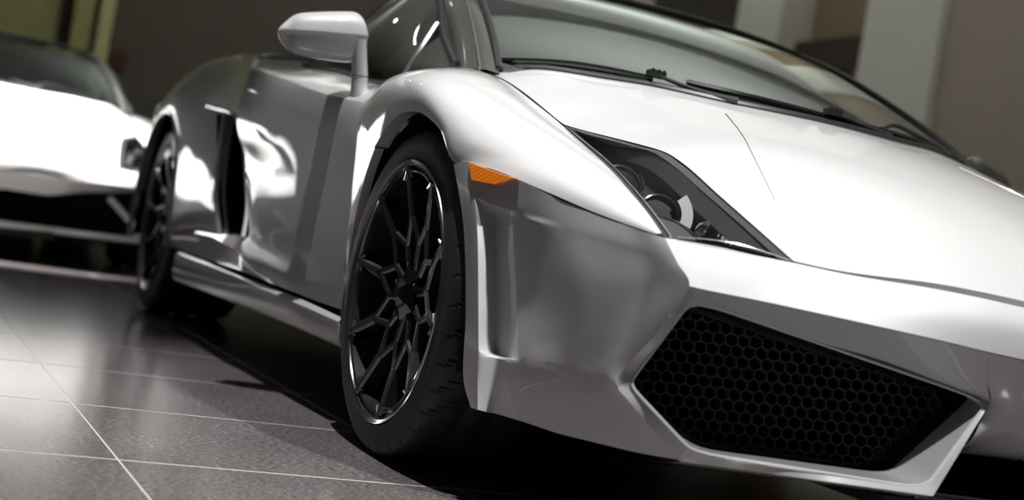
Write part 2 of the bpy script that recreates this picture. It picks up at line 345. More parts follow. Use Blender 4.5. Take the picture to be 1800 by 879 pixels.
def bumper(mb, variant=False):
    LERP = lambda t: tuple(np.array(KT[0])*(1-t)+np.array(K6[0])*t)
    S = [
     [(-0.2294, 0.9300, 0.5701), (-0.2534, 0.9270, 0.5373), (-0.2579, 0.9270, 0.5333), (-0.3045, 0.9200, 0.4576), (-0.3340, 0.9110, 0.3634), (-0.3540, 0.9050, 0.2772), (-0.3549, 0.9050, 0.2724), (-0.3656, 0.9010, 0.2123), (-0.4142, 0.8970, 0.1622)],
     [(-0.2845, 0.9250, 0.5768), (-0.3321, 0.9215, 0.5155), (-0.3358, 0.9213, 0.5117), (-0.3699, 0.9160, 0.4346), (-0.3970, 0.9090, 0.3404), (-0.4228, 0.9050, 0.2629), (-0.4259, 0.9050, 0.2585), (-0.4267, 0.9020, 0.2292), (-0.4346, 0.8930, 0.1623)],
     [(-0.3505, 0.9050, 0.5645), (-0.3687, 0.9026, 0.5034), (-0.3519, 0.8920, 0.4965), (-0.3743, 0.8822, 0.4205), (-0.3913, 0.8727, 0.3351), (-0.4089, 0.8656, 0.2582), (-0.4331, 0.8751, 0.2555), (-0.4345, 0.8727, 0.2339), (-0.4258, 0.8623, 0.1583)],
     [(-0.4241, 0.8820, 0.5526), (-0.4326, 0.8776, 0.4968), (-0.4329, 0.8765, 0.4931), (-0.4397, 0.8658, 0.4279), (-0.4554, 0.8563, 0.3443), (-0.4837, 0.8534, 0.2596), (-0.4853, 0.8525, 0.2562), (-0.4842, 0.8513, 0.2362), (-0.4738, 0.8415, 0.1585)],
     [(-0.5279, 0.8350, 0.5261), (-0.5367, 0.8340, 0.4866), (-0.5375, 0.8337, 0.4829), (-0.5512, 0.8292, 0.4233), (-0.5648, 0.8206, 0.3426), (-0.5757, 0.8130, 0.2629), (-0.5763, 0.8123, 0.2576), (-0.5737, 0.8107, 0.2343), (-0.5632, 0.7998, 0.1551)],
     [(-0.6300, 0.7850, 0.5052), (-0.6362, 0.7852, 0.4730), (-0.6359, 0.7854, 0.4693), (-0.6400, 0.7854, 0.4101), (-0.6330, 0.7879, 0.3368), (-0.6226, 0.7912, 0.2653), (-0.6243, 0.7900, 0.2593), (-0.6219, 0.7882, 0.2356), (-0.6140, 0.7752, 0.1563)],
     [(-0.6681, 0.7670, 0.4985), (-0.6820, 0.7617, 0.4673), (-0.6826, 0.7614, 0.4638), (-0.6999, 0.7546, 0.4202), (-0.6783, 0.7657, 0.3417), (-0.6477, 0.7811, 0.2658), (-0.6484, 0.7803, 0.2597), (-0.6610, 0.7708, 0.2386), (-0.6870, 0.7390, 0.1581)],
     [(-0.6986, 0.7500, 0.4942), LERP(.45), LERP(.5), C1_, (-0.7167, 0.7493, 0.3434), (-0.6695, 0.7733, 0.2647), L0_, (-0.6908, 0.7594, 0.2368), BL_]]
    P = surf(S, 74, 60, 'p', 'p', gs=.0, gt=.002); panel(mb, P, (0, 1, 0), .02, edges='nwe'); SIDE_EDGE = P[-1]
    mid = [tuple((np.array(a)+np.array(b))/2+np.array([-.008, .002, .006])*min(1, i/2)) for i, (a, b) in enumerate(zip(KT, K6))]
    rows = [[a, m_, b] for a, m_, b in zip(KT, mid, K6)]
    rows += [[tuple(mir(p)) for p in r] for r in rows[-2:-3:-1]]
    P = surf(rows, 120, 16, 'c', 'c', gs=0, gt=.0015)
    ce = np.argmin(np.abs(P[:, 0, 1])); P = P[:ce+1]; P[-1, :, 1] = 0
    panel(mb, P, (-.7, 0, .7), .02, edges='w')
    # underside running back to the mouth of the intake, then the middle of the nose
    TE = [(-0.7273, 0.7000, 0.4076), (-0.7475, 0.6650, 0.4014), (-0.7755, 0.5870, 0.3886), (-0.7926, 0.5000, 0.3746), (-0.8083, 0.4100, 0.3601), (-0.8567, 0.2700, 0.3334), (-0.8741, 0.2200, 0.3255)]
    if variant: TE = TE[:5]+[(-.872,.27,.325), (-.89,.12,.318), (-.90,0,.318)]; KK = K6[:5]+[K6[5], (-.940,.12,.399), K6[8]]
    else: KK = K6[:7]
    rows = [[a, tuple((np.array(a)+np.array(b))/2+np.array([.006, 0, -.002])), b] for a, b in zip(KK, TE)]
    P = surf(rows, 70, 12, 'c', 'c', gs=0, gt=0); mb.grid(P)
    # stations across the nose, each from the crease down and under
    C = [[K6[6], tuple((np.array(K6[6])+np.array((-0.8741, 0.2200, 0.3255)))/2+np.array([.006, 0, -.002])), (-0.8741, 0.2200, 0.3255), (-0.8709, 0.2240, 0.3091), (-0.8659, 0.2450, 0.2551), (-.72,.27,.225)],
         [K6[7], (-.913,.20,.365), (-.897,.185,.325), (-.885,.18,.305), (-.84,.18,.26), (-.74,.19,.225)],
         [(-.941,.10,.399), (-.925,.10,.366), (-.905,.095,.325), (-.892,.09,.305), (-.85,.09,.26), (-.75,.09,.225)],
         [(-.945,0,.3985), (-.929,0,.366), (-.91,0,.325), (-.897,0,.305), (-.855,0,.26), (-.755,0,.225)]]
    if not variant: P = surf(C, 30, 26, 'c', 'c', gs=0, gt=0); mb.grid(P)
    # frame of the big side intake: three rings
    def ring(R, n=14, sm=2): 
        L = []
        for i in range(5): L += loop_side(R[i], R[(i+1) % 5], n)
        L = np.array(L)
        for _ in range(sm): L = .25*np.roll(L, 1, 0)+.5*L+.25*np.roll(L, -1, 0)     # rounds the corners
        return L
    if variant:
        R0v, R1v, R2v = ([R0[0], R0[1], R0[2]]+[(-.945,0,.150), (-.90,0,.318)], [R1[0], R1[1], R1[2]]+[(-.93,0,.168), (-.89,0,.313)], [R2[0], R2[1], R2[2]]+[(-.83,0,.172), (-.80,0,.313)])
    else: R0v, R1v, R2v = R0, R1, R2
    n = 14
    def poly(pts): return list(curve(pts, n+1, 'l')[:-1])
    ed = SIDE_EDGE; i1, i2 = [int(np.argmin(np.linalg.norm(ed-np.array(q), axis=1))) for q in (K6[0], R0v[1])]
    r0 = np.array(poly(ed[i1:i2+1])+poly(ed[i2:])+loop_side(R0v[2], R0v[3], n)+loop_side(R0v[3], TE[-1], n)+poly(TE[::-1]))
    r1, r2_ = ring(R1v), ring(R2v)
    def mixr(a, b, t): return a*(1-t)+b*t
    rr = [r0, mixr(r0, r1, .5), mixr(r0, r1, .92), r1, mixr(r1, r2_, .06), mixr(r1, r2_, .5), r2_]
    bead = list(r1)+[r1[0]] if not variant else list(r1[4*n:])+list(r1[:3*n+1]); mb.tube(bead, .0028, 6)
    rr = np.array(rr); bt = r0[2*n:3*n+1]
    mb.grid(np.array([bt, bt+np.array([.03, 0, -.008]), bt+np.array([.25, 0, -.004])]))
    if variant:
        rr = np.roll(rr, -4*n, axis=1)[:, :4*n+1] if False else np.concatenate([rr[:, 4*n:], rr[:, :3*n+1]], 1); mb.grid(rr)
    else: mb.grid(rr, 0, cv=True)
    return r2_
def bumper_obj(variant=False):
    mb = MB(); r2_ = bumper(mb, variant)
    n = len(mb.v); V = list(mb.v); F = list(mb.f)
    mb.add([(x, -y, z) for x, y, z in V], [tuple(reversed(f)) for f in F])
    return mb.build('front_bumper', 'silver_paint', car, ang=28, weld=.0004), r2_
BUMP, RING2 = bumper_obj()

def intake(mr):
    # black surround, recessed honeycomb and the dark duct behind it
    r2_ = RING2; c = r2_.mean(0)
    nrm = np.linalg.svd(r2_-c)[2][2]; nrm = nrm if nrm[0] > 0 else -nrm       # pointing into the car
    ins = c+(r2_-c)*.93+nrm*.045
    mb = MB(); mb.grid(np.array([r2_, c+(r2_-c)*.985+nrm*.012, ins]), 0, cv=True)
    deep = c+(r2_-c)*.9+nrm*.16; mb.grid(np.array([ins, deep]), 0, cv=True); mb.add(deep, [tuple(range(len(deep)))], 0)
    fr = mb.build('intake_duct', 'matt_black', BUMP, mirror=mr)
    # honeycomb lattice in the plane of the mouth
    ax = np.array([0, -1, 0.]); ax -= nrm*(ax@nrm); ax /= np.linalg.norm(ax); ay = np.cross(nrm, ax); ay = ay if ay[2] > 0 else -ay
    org = ins.mean(0); poly = np.c_[(ins-org)@ax, (ins-org)@ay]
    def inside(p):
        x, y = p; r = False; n = len(poly)
        for i in range(n):
            x1, y1 = poly[i]; x2, y2 = poly[(i+1) % n]
            if (y1 > y) != (y2 > y) and x < (x2-x1)*(y-y1)/(y2-y1)+x1: r = not r
        return r
    mb = MB(); a = .0118; pitch_x = a*math.sqrt(3); pitch_y = 1.5*a; wall = .0013
    for j in range(-14, 15):
        for i in range(-24, 25):
            cx_, cy_ = (i+.5*(j % 2))*pitch_x, j*pitch_y
            if not inside((cx_, cy_)): continue
            V = []
            for rad, dep in ((a, .0), (a-wall, 0.), (a-wall*1.2, .012)):
                for k in range(6):
                    t = math.pi/6+k*math.pi/3; V.append(org+ax*(cx_+rad*math.cos(t))+ay*(cy_+rad*math.sin(t))+nrm*(dep-.004))
            F = [(k, (k+1) % 6, 6+(k+1) % 6, 6+k) for k in range(6)]+[(6+k, 6+(k+1) % 6, 12+(k+1) % 6, 12+k) for k in range(6)]
            mb.add(V, F)
    g = mb.build('honeycomb_grille', 'grille_black', BUMP, mirror=mr, normals=False, ang=20); g['label'] = 'black honeycomb mesh inside the intake'
    # black outer border the mesh is set in
    mb = MB(); inner = c+(r2_-c)*.88+nrm*.043; mb.grid(np.array([ins, inner, inner+nrm*.01]), 0, cv=True)
    mb.build('grille_border', 'grille_black', BUMP, mirror=mr)
both(intake)

def side_marker(mr):
    q = [np.array(p) for p in ((-0.2915, 0.9262, 0.5737), (-0.4227, 0.8890, 0.5537), (-0.3849, 0.9055, 0.5387), (-0.3197, 0.9255, 0.5418))]
    mb = MB()
    def patch(k, off): 
        c = sum(q)/4; return [tuple(c+(p-c)*k+np.array([-.35, 1, .1])*off) for p in q]
    a, b = patch(1, -.006), patch(1, .0015); d = patch(.93, .0035)
    mb.add(a+b+d, [(0,1,5,4),(1,2,6,5),(2,3,7,6),(3,0,4,7),(4,5,9,8),(5,6,10,9),(6,7,11,10),(7,4,8,11),(8,9,10,11)])
    o = mb.build('side_marker', 'amber_lens', BUMP, mirror=mr, ang=20); o['label'] = 'amber side marker lens'
both(side_marker)

def splitter():
    mb = MB(); mb.box((-.83, -.36, .135), (-.45, .36, .155))
    mb.build('splitter', 'black_plastic', BUMP)
    mb = MB(); mb.tube([(-.872,.34,.168), (-.895,.2,.168), (-.90,0,.168), (-.895,-.2,.168), (-.872,-.34,.168)], .007, 8); mb.tube([(-.86,.345,.163),(-.70,.35,.163)], .005, 6)
    mb.build('splitter_bar', 'gloss_black', BUMP)
splitter()

# --- headlights
def headlight(mr):
    n = 40; sk = (np.linspace(0, 1, n)**1.15)*.992+.008
    out = curve(K2, 200); inn = curve(K3, 200)
    rows = []
    for s_ in sk:
        a = out[int(round(s_*199))]; b = inn[int(round(s_*199))]
        L = np.linalg.norm(b-a); nn = np.array([-.35, .25, .9]); nn /= np.linalg.norm(nn)
        rows.append([a+(b-a)*t+nn*(.05*L*math.sin(math.pi*t)) for t in np.linspace(0, 1, 22)])
    P = np.array(rows); N = gnormals(P); 
    if N.mean((0, 1))[2] < 0: N = -N
    c = P.mean((0, 1)); P = c+(P-c)*.992
    mb = MB(); n2, m2 = P.shape[:2]
    dep = np.zeros((n2, m2, 1))
    dep[...] = .085*np.clip(np.minimum.outer(np.arange(n2), [0]*0+[99]*m2)*0+np.linspace(.45, 1, n2)[:, None], 0, 1)[..., None]
    low = P-np.array([-.3, .15, .95])*dep; low = low.mean((0, 1))+(low-low.mean((0, 1)))*.985
    mb.grid(low)
    for e, l in ((P[0], low[0]), (P[-1], low[-1]), (P[:, 0], low[:, 0]), (P[:, -1], low[:, -1])): mb.grid(np.stack([e-np.array([0, 0, .003]), l]))
    h = mb.build('headlight', 'lamp_black', car, mirror=mr, ang=50); h['label'] = 'headlight under a clear cover'
    mb = MB(); mb.grid(P); mb.build('lens', 'lamp_lens', h, mirror=mr)
    # painted-black border of the cover
    def band(idx, wd, nm, mat, off=.0012):
        mb = MB(); A = P[:, idx]; B = P[:, idx]+(P[:, (10 if idx == 0 else -11)]-P[:, idx])*np.minimum(1, wd/(np.linalg.norm(P[:, 10]-P[:, 0], axis=1)+1e-6))[:, None]
        Q = np.stack([A, (A+B)/2, B], 1); Q = Q-np.array([-.2, .15, .95])*off; mb.grid(Q); Q2 = Q-np.array([0, 0, .002]); mb.grid(Q2); mb.build(nm, mat, h, mirror=mr)
    band(0, .009, 'outer_bezel', 'bezel_grey'); band(-1, .022, 'inner_bezel', 'bezel_grey')
    mb = MB(); mb.tube(P[2:, 1]+np.array([0, 0, .0005]), .0016, 6); mb.build('bezel_chrome', 'chrome', h, mirror=mr)
    mb = MB(); mb.tube(P[-1, 2:]+np.array([-.001, 0, .001]), .0010, 6); mb.build('bezel_chrome', 'chrome', h, mirror=mr)
    mb = MB(); mb.grid(np.stack([P[1:, -4]-np.array([0, 0, .004]), P[1:, -6]-np.array([-.3, .1, .95])*.03], 1)); mb.build('inner_shelf', 'bezel_grey', h, mirror=mr)
    def at(px3, d): return np.array(px3)-np.array([-.3, .1, .95])*d
    vd = np.array([-.93, .25, .28]); vd /= np.linalg.norm(vd)
    a1 = np.cross(vd, (0, 0, 1)); a1 /= np.linalg.norm(a1); a2 = np.cross(a1, vd)
    def disc(c, r, depth, nm, mats, prof):
        mb = MB(); t = np.linspace(0, 2*math.pi, 32, endpoint=False)
        Pq = np.array([[c+vd*q*depth+(a1*math.cos(x)+a2*math.sin(x))*r*rad for x in t] for rad, q in prof]); mb.grid(Pq, 0, cv=True); mb.add(Pq[-1], [tuple(range(32))])
        return mb.build(nm, mats, h, mirror=mr)
    p1 = at((-0.4509, 0.7080, 0.6033), .032); p2 = at((-0.5371, 0.6720, 0.5673), .034)
    disc(p1, .040, .02, 'projector_ring', 'dark_metal', [(1, -1.2), (1, 0), (.9, .15), (.86, -.1)])
    disc(p1, .033, .02, 'projector_lens', 'gloss_black', [(1, -.6), (.9, .1), (.6, .45), (.05, .6)])
    disc(p2, .036, .02, 'reflector_ring', 'dark_metal', [(1, -1.2), (1, 0), (.92, .1), (.88, -.3)])
    # pale sector of the second reflector
    mb = MB(); t = np.linspace(math.pi-.75, math.pi+.35, 14); mb.grid(np.array([[p2+vd*.012+(a1*math.cos(x)+a2*math.sin(x))*q for x in t] for q in (.036, .045, .056)]))
    mb.build('reflector', 'reflector', h, mirror=mr)
    mb = MB(); t = np.linspace(math.pi-.7, math.pi+.6, 12); mb.tube([p1+vd*.012+(a1*math.cos(x)+a2*math.sin(x))*.038 for x in t], .003, 6); mb.build('lens_rim', 'chrome', h, mirror=mr)
    p3 = at((-0.5927, 0.6120, 0.5520), .03); disc(p3, .014, .014, 'indicator_bulb', 'chrome', [(1, -1), (1, 0), (.7, .6), (.1, .9)])
    # row of small diodes along the lower front
    mb = MB()
    for k in range(9):
        q = at(np.array((-0.6063, 0.6000, 0.5263))+(np.array((-0.6936, 0.5720, 0.5009))-np.array((-0.6063, 0.6000, 0.5263)))*k/8, .014); mb.obox(q, (a1, a2, vd), (.004, .004, .004))
    mb.build('diode_row', 'steel', h, mirror=mr)
    # lower black cover with its bright upper edge
    e = [np.array(p) for p in ((-0.6031, 0.7410, 0.5385), (-0.6327, 0.7220, 0.5320), (-0.6569, 0.7080, 0.5273), (-0.6803, 0.6980, 0.5166), (-0.7182, 0.6840, 0.4961))]
    lo = [np.array(p) for p in ((-0.6073, 0.7420, 0.5367), (-0.6346, 0.7420, 0.5215), (-0.6607, 0.7420, 0.5084), (-0.6845, 0.7400, 0.4958), (-0.7152, 0.6840, 0.4950))]
    mb = MB(); mb.grid(np.array([[p-np.array([0, 0, .006]) for p in e], [p-np.array([0, 0, .006]) for p in lo]])); mb.build('lower_cover', 'lamp_black', h, mirror=mr)
    mb = MB(); mb.tube([p-np.array([0, 0, .005]) for p in e], .0018, 6); mb.build('cover_trim', 'chrome', h, mirror=mr)
both(headlight)

# --- doors, sills and rear quarters
def door(mr):
    # stations along the door, each from the sill up to the foot of the window
    D = [
     [(.413,.884,.240),(.413,.889,.290),(.413,.891,.310),(.414,.898,.40),(.416,.906,.52),(.419,.914,.632),(.421,.913,.665),(.428,.908,.700),(.43,.897,.713),(.43,.868,.748),(.425,.82,.778)],
     [(.56,.892,.240),(.56,.899,.285),(.56,.9005,.305),(.565,.908,.40),(.575,.915,.52),(.58,.922,.632),(.58,.924,.672),(.585,.922,.713),(.583,.908,.722),(.572,.865,.746),(.555,.805,.768)],
     [(.75,.903,.244),(.75,.914,.288),(.75,.913,.310),(.76,.919,.40),(.77,.925,.52),(.78,.932,.636),(.78,.935,.690),(.785,.934,.736),(.785,.918,.746),(.79,.87,.766),(.79,.80,.785)],
     [(.95,.912,.247),(.95,.936,.298),(.95,.920,.325),(.955,.925,.41),(.97,.931,.53),(.99,.942,.648),(.995,.944,.71),(1.0,.937,.765),(1.0,.92,.775),(1.0,.87,.793),(1.0,.80,.812)],
     [(1.12,.918,.250),(1.11,.953,.306),(1.11,.928,.340),(1.155,.930,.42),(1.19,.936,.54),(1.22,.953,.663),(1.225,.950,.73),(1.23,.938,.793),(1.23,.922,.802),(1.22,.87,.815),(1.2,.80,.832)],
     [(1.30,.920,.252),(1.135,.955,.330),(1.145,.936,.355),(1.22,.936,.44),(1.33,.939,.56),(1.43,.957,.676),(1.43,.951,.75),(1.43,.938,.820),(1.43,.92,.828),(1.42,.87,.837),(1.40,.80,.850)]]
    P = surf(D, 70, 74, 'c', 'p', gs=.002, gt=.002); mb = MB(); panel(mb, P, (0, 1, .1), .02)
    d = mb.build('door', 'silver_paint', car, mirror=mr, ang=24)
    # recessed pull behind the door
    mb = MB(); mb.tube([(1.28,.9485,.742),(1.34,.949,.750),(1.41,.949,.756),(1.42,.950,.742)], .003, 8); mb.build('door_handle', 'silver_paint', d, mirror=mr)
    # windows
    base = curve([(.40,.768,.79),(.56,.80,.772),(.8,.798,.788),(1.0,.796,.818),(1.2,.796,.836),(1.42,.79,.855)], 30)
    topc = curve([(0.3444, 0.7350, 0.8157),(.55,.70,.905),(0.7221, 0.6650, 1.0126),(.95,.64,1.072),(1.16,.622,1.068),(1.42,.64,1.01)], 30)
    Q = np.stack([base+(topc-base)*t+np.array([0, .02*math.sin(math.pi*t), 0]) for t in np.linspace(0, 1, 10)], 1)
    mb = MB(); mb.grid(Q); mb.build('side_window', 'side_glass', d, mirror=mr)
    mb = MB(); mb.tube(topc+np.array([0, .004, 0]), .011, 8); mb.tube(base+np.array([0, .004, .002]), .006, 6)
    mb.build('window_trim', 'black_plastic', d, mirror=mr)
    mb = MB(); mb.tube(curve([(0.4831, 0.8150, 0.7626), (0.5630, 0.7550, 0.8493), (0.6049, 0.7050, 0.9337)], 10), .009, 8); mb.build('quarter_divider', 'bezel_grey', d, mirror=mr)
    return d
DOORS = both(door)

def sill(mr):
    S = [[(.352,.893,.226),(.352,.905,.218),(.352,.902,.192),(.352,.885,.162),(.35,.80,.15)],
         [(.6,.902,.234),(.6,.918,.225),(.6,.914,.195),(.6,.898,.165),(.6,.80,.15)],
         [(1.0,.914,.240),(1.0,.932,.231),(1.0,.93,.200),(1.0,.912,.164),(1.0,.80,.15)],
         [(1.5,.922,.246),(1.5,.944,.237),(1.5,.945,.200),(1.5,.93,.160),(1.5,.80,.145)],
         [(2.02,.926,.252),(2.02,.948,.242),(2.02,.95,.200),(2.02,.94,.155),(2.02,.80,.14)]]
    P = surf(S, 50, 24, 'c', 'p'); mb = MB(); panel(mb, P, (0, 1, 0), .02); return mb.build('side_sill', 'silver_paint', car, mirror=mr, ang=35)
both(sill)

def quarter(mr):
    mb = MB()
    # panel above and behind the slot: stations run from the door back over the rear wheel
    def archz(x): 
        d = x-WR[0]; return WR[1]+math.sqrt(max(.382**2-d*d, 0))
    up_ = [  # x : crease, shoulder ... inboard top
      
      (1.62, [(.930,.692),(.926,.775),(.917,.852),(.875,.882),(.80,.898),(.70,.915)]),
      (1.81, [(.917,.705),(.914,.785),(.903,.86),(.865,.893),(.80,.91),(.70,.925)]),
      (2.0, [(.918,.722),(.915,.792),(.905,.862),(.88,.898),(.80,.918),(.70,.935)]),
      (2.22, [(.952,archz(2.22)),(.938,.765),(.920,.83),(.90,.888),(.82,.922),(.70,.94)]),
      (2.42, [(.957,archz(2.42)),(.955,.77),(.935,.825),(.895,.885),(.82,.918),(.70,.94)]),
      (2.6, [(.957,archz(2.6)),(.952,.765),(.93,.818),(.885,.872),(.81,.905),(.70,.93)]),
      (2.8, [(.955,archz(2.8)),(.945,.73),(.92,.79),(.87,.848),(.79,.885),(.68,.91)]),
      (2.93, [(.95,archz(2.93)),(.935,.62),(.905,.74),(.85,.82),(.77,.86),(.66,.885)]),
      (3.3, [(.88,.40),(.88,.58),(.86,.70),(.80,.80),(.72,.84),(.62,.86)])]
    rows = [[(1.435,.955,.678),(1.435,.950,.752),(1.437,.938,.822),(1.57,.90,.868),(1.58,.80,.896),(1.56,.70,.912)]]+[[(x, y, z) for y, z in L] for x, L in up_]
    P = surf(rows, 80, 34, 'c', 'c', gs=.002, gt=0); panel(mb, P, (0, 1, .2), .02)
    # part behind the slot, down to the sill, ending at the rear arch
    L = [[(1.80,.912,.70),(1.90,.915,.712),(2.0,.918,.722),(2.10,.925,.735),(2.21,.957,.6)],
         [(1.735,.925,.62),(1.86,.930,.62),(1.97,.933,.62),(2.1,.940,.615),(2.235,.957,.54)],
         [(1.665,.938,.54),(1.81,.945,.54),(1.94,.948,.53),(2.08,.952,.51),(2.20,.957,.47)],
         [(1.60,.945,.46),(1.77,.954,.46),(1.92,.956,.45),(2.06,.957,.43),(2.185,.957,.40)],
         [(1.545,.945,.40),(1.73,.956,.40),(1.89,.958,.39),(2.05,.958,.37),(2.18,.957,.35)],
         [(1.47,.940,.335),(1.68,.948,.325),(1.87,.952,.32),(2.04,.955,.31),(2.18,.955,.29)],
         [(1.30,.922,.254),(1.60,.926,.254),(1.82,.930,.254),(2.0,.935,.254),(2.19,.94,.254)]]
    L[0][-1] = (2.30,.957,archz(2.30)); L[1][-1] = (2.22,.957,WR[1]+math.sqrt(.382**2-.34**2)); 
    P = surf(L, 40, 40, 'c', 'c', gs=0, gt=0); panel(mb, P, (0, 1, 0), .03)
    q = mb.build('rear_quarter_panel', 'silver_paint', car, mirror=mr, ang=40)
    # arch lip
    mb = MB(); t = np.linspace(-.25, math.pi+.2, 60)
    mb.tube([(WR[0]+.384*math.cos(a), .955, WR[1]+.384*math.sin(a)) for a in t], .009, 8, upv=(0, 1, 0)); mb.build('arch_lip', 'silver_paint', q, mirror=mr)
    # slot: dark duct, floor plate, inner gauze, bright front lip
    mb = MB()
    fr = [(1.43,.93,.668),(1.33,.92,.555),(1.22,.915,.43),(1.14,.92,.345)]; bk = [(1.80,.94,.695),(1.69,.94,.57),(1.565,.94,.43),(1.47,.935,.338)]
    ins = [(1.88,.83,.69),(1.78,.83,.57),(1.66,.83,.43),(1.57,.83,.345)]; 
    mb.grid(np.array([fr, [(x+.12, .84, z) for x, y, z in fr], ins, bk])); 
    mb.build('side_intake', 'matt_black', q, mirror=mr)
    mb = MB(); mb.grid(np.array([[(1.14,.95,.343),(1.30,.95,.345),(1.47,.948,.333)],[(1.28,.85,.36),(1.42,.85,.358),(1.57,.84,.352)]])); mb.grid(np.array([[(1.12,.953,.306),(1.30,.957,.315),(1.50,.953,.325),(1.78,.952,.322)],[(1.14,.954,.344),(1.30,.954,.345),(1.47,.948,.334),(1.70,.951,.329)]]))
    mb.grid(np.array([[(1.12,.918,.252),(1.30,.922,.253),(1.60,.926,.254),(1.82,.93,.254)],[(1.12,.953,.306),(1.30,.957,.315),(1.50,.953,.325),(1.78,.952,.322)]]))
    mb.build('intake_blade', 'silver_paint', q, mirror=mr)
    mb = MB(); mb.tube(curve([(1.80,.914,.70),(1.735,.926,.62),(1.665,.938,.54),(1.545,.945,.40),(1.465,.942,.335)], 16), .008, 8, upv=(0,1,0)); mb.build('intake_edge', 'silver_paint', q, mirror=mr)
    mb = MB(); mb.tube(curve([(1.435,.945,.668),(1.335,.937,.555),(1.225,.934,.43),(1.142,.952,.345)], 16), .006, 8, upv=(0,1,0)); mb.build('intake_edge', 'silver_paint', q, mirror=mr)
    mb = MB(); mb.tube(curve([(2.05,.922,.728),(1.9,.918,.716),(1.8,.917,.708),(1.62,.934,.695),(1.47,.952,.683)], 20), .005, 8, upv=(0,1,0)); mb.build('crease_bead', 'silver_paint', q, mirror=mr)  # bead added on the crease to catch a thin highlight
    # black deck vent on the shoulder
    mb = MB()
    mb.grid(np.array([[(1.445,.930,.826),(1.44,.87,.834),(1.42,.80,.846),(1.40,.70,.852)],[(1.585,.905,.866),(1.60,.87,.880),(1.61,.80,.893),(1.60,.70,.908)]]))
    mb.grid(np.array([[(1.44,.928,.815),(1.44,.87,.825),(1.42,.80,.838),(1.40,.70,.845)],[(1.60,.905,.855),(1.62,.87,.87),(1.63,.80,.883),(1.62,.70,.898)]]))
    mb.build('deck_vent', 'black_plastic', q, mirror=mr)
    return q
both(quarter)

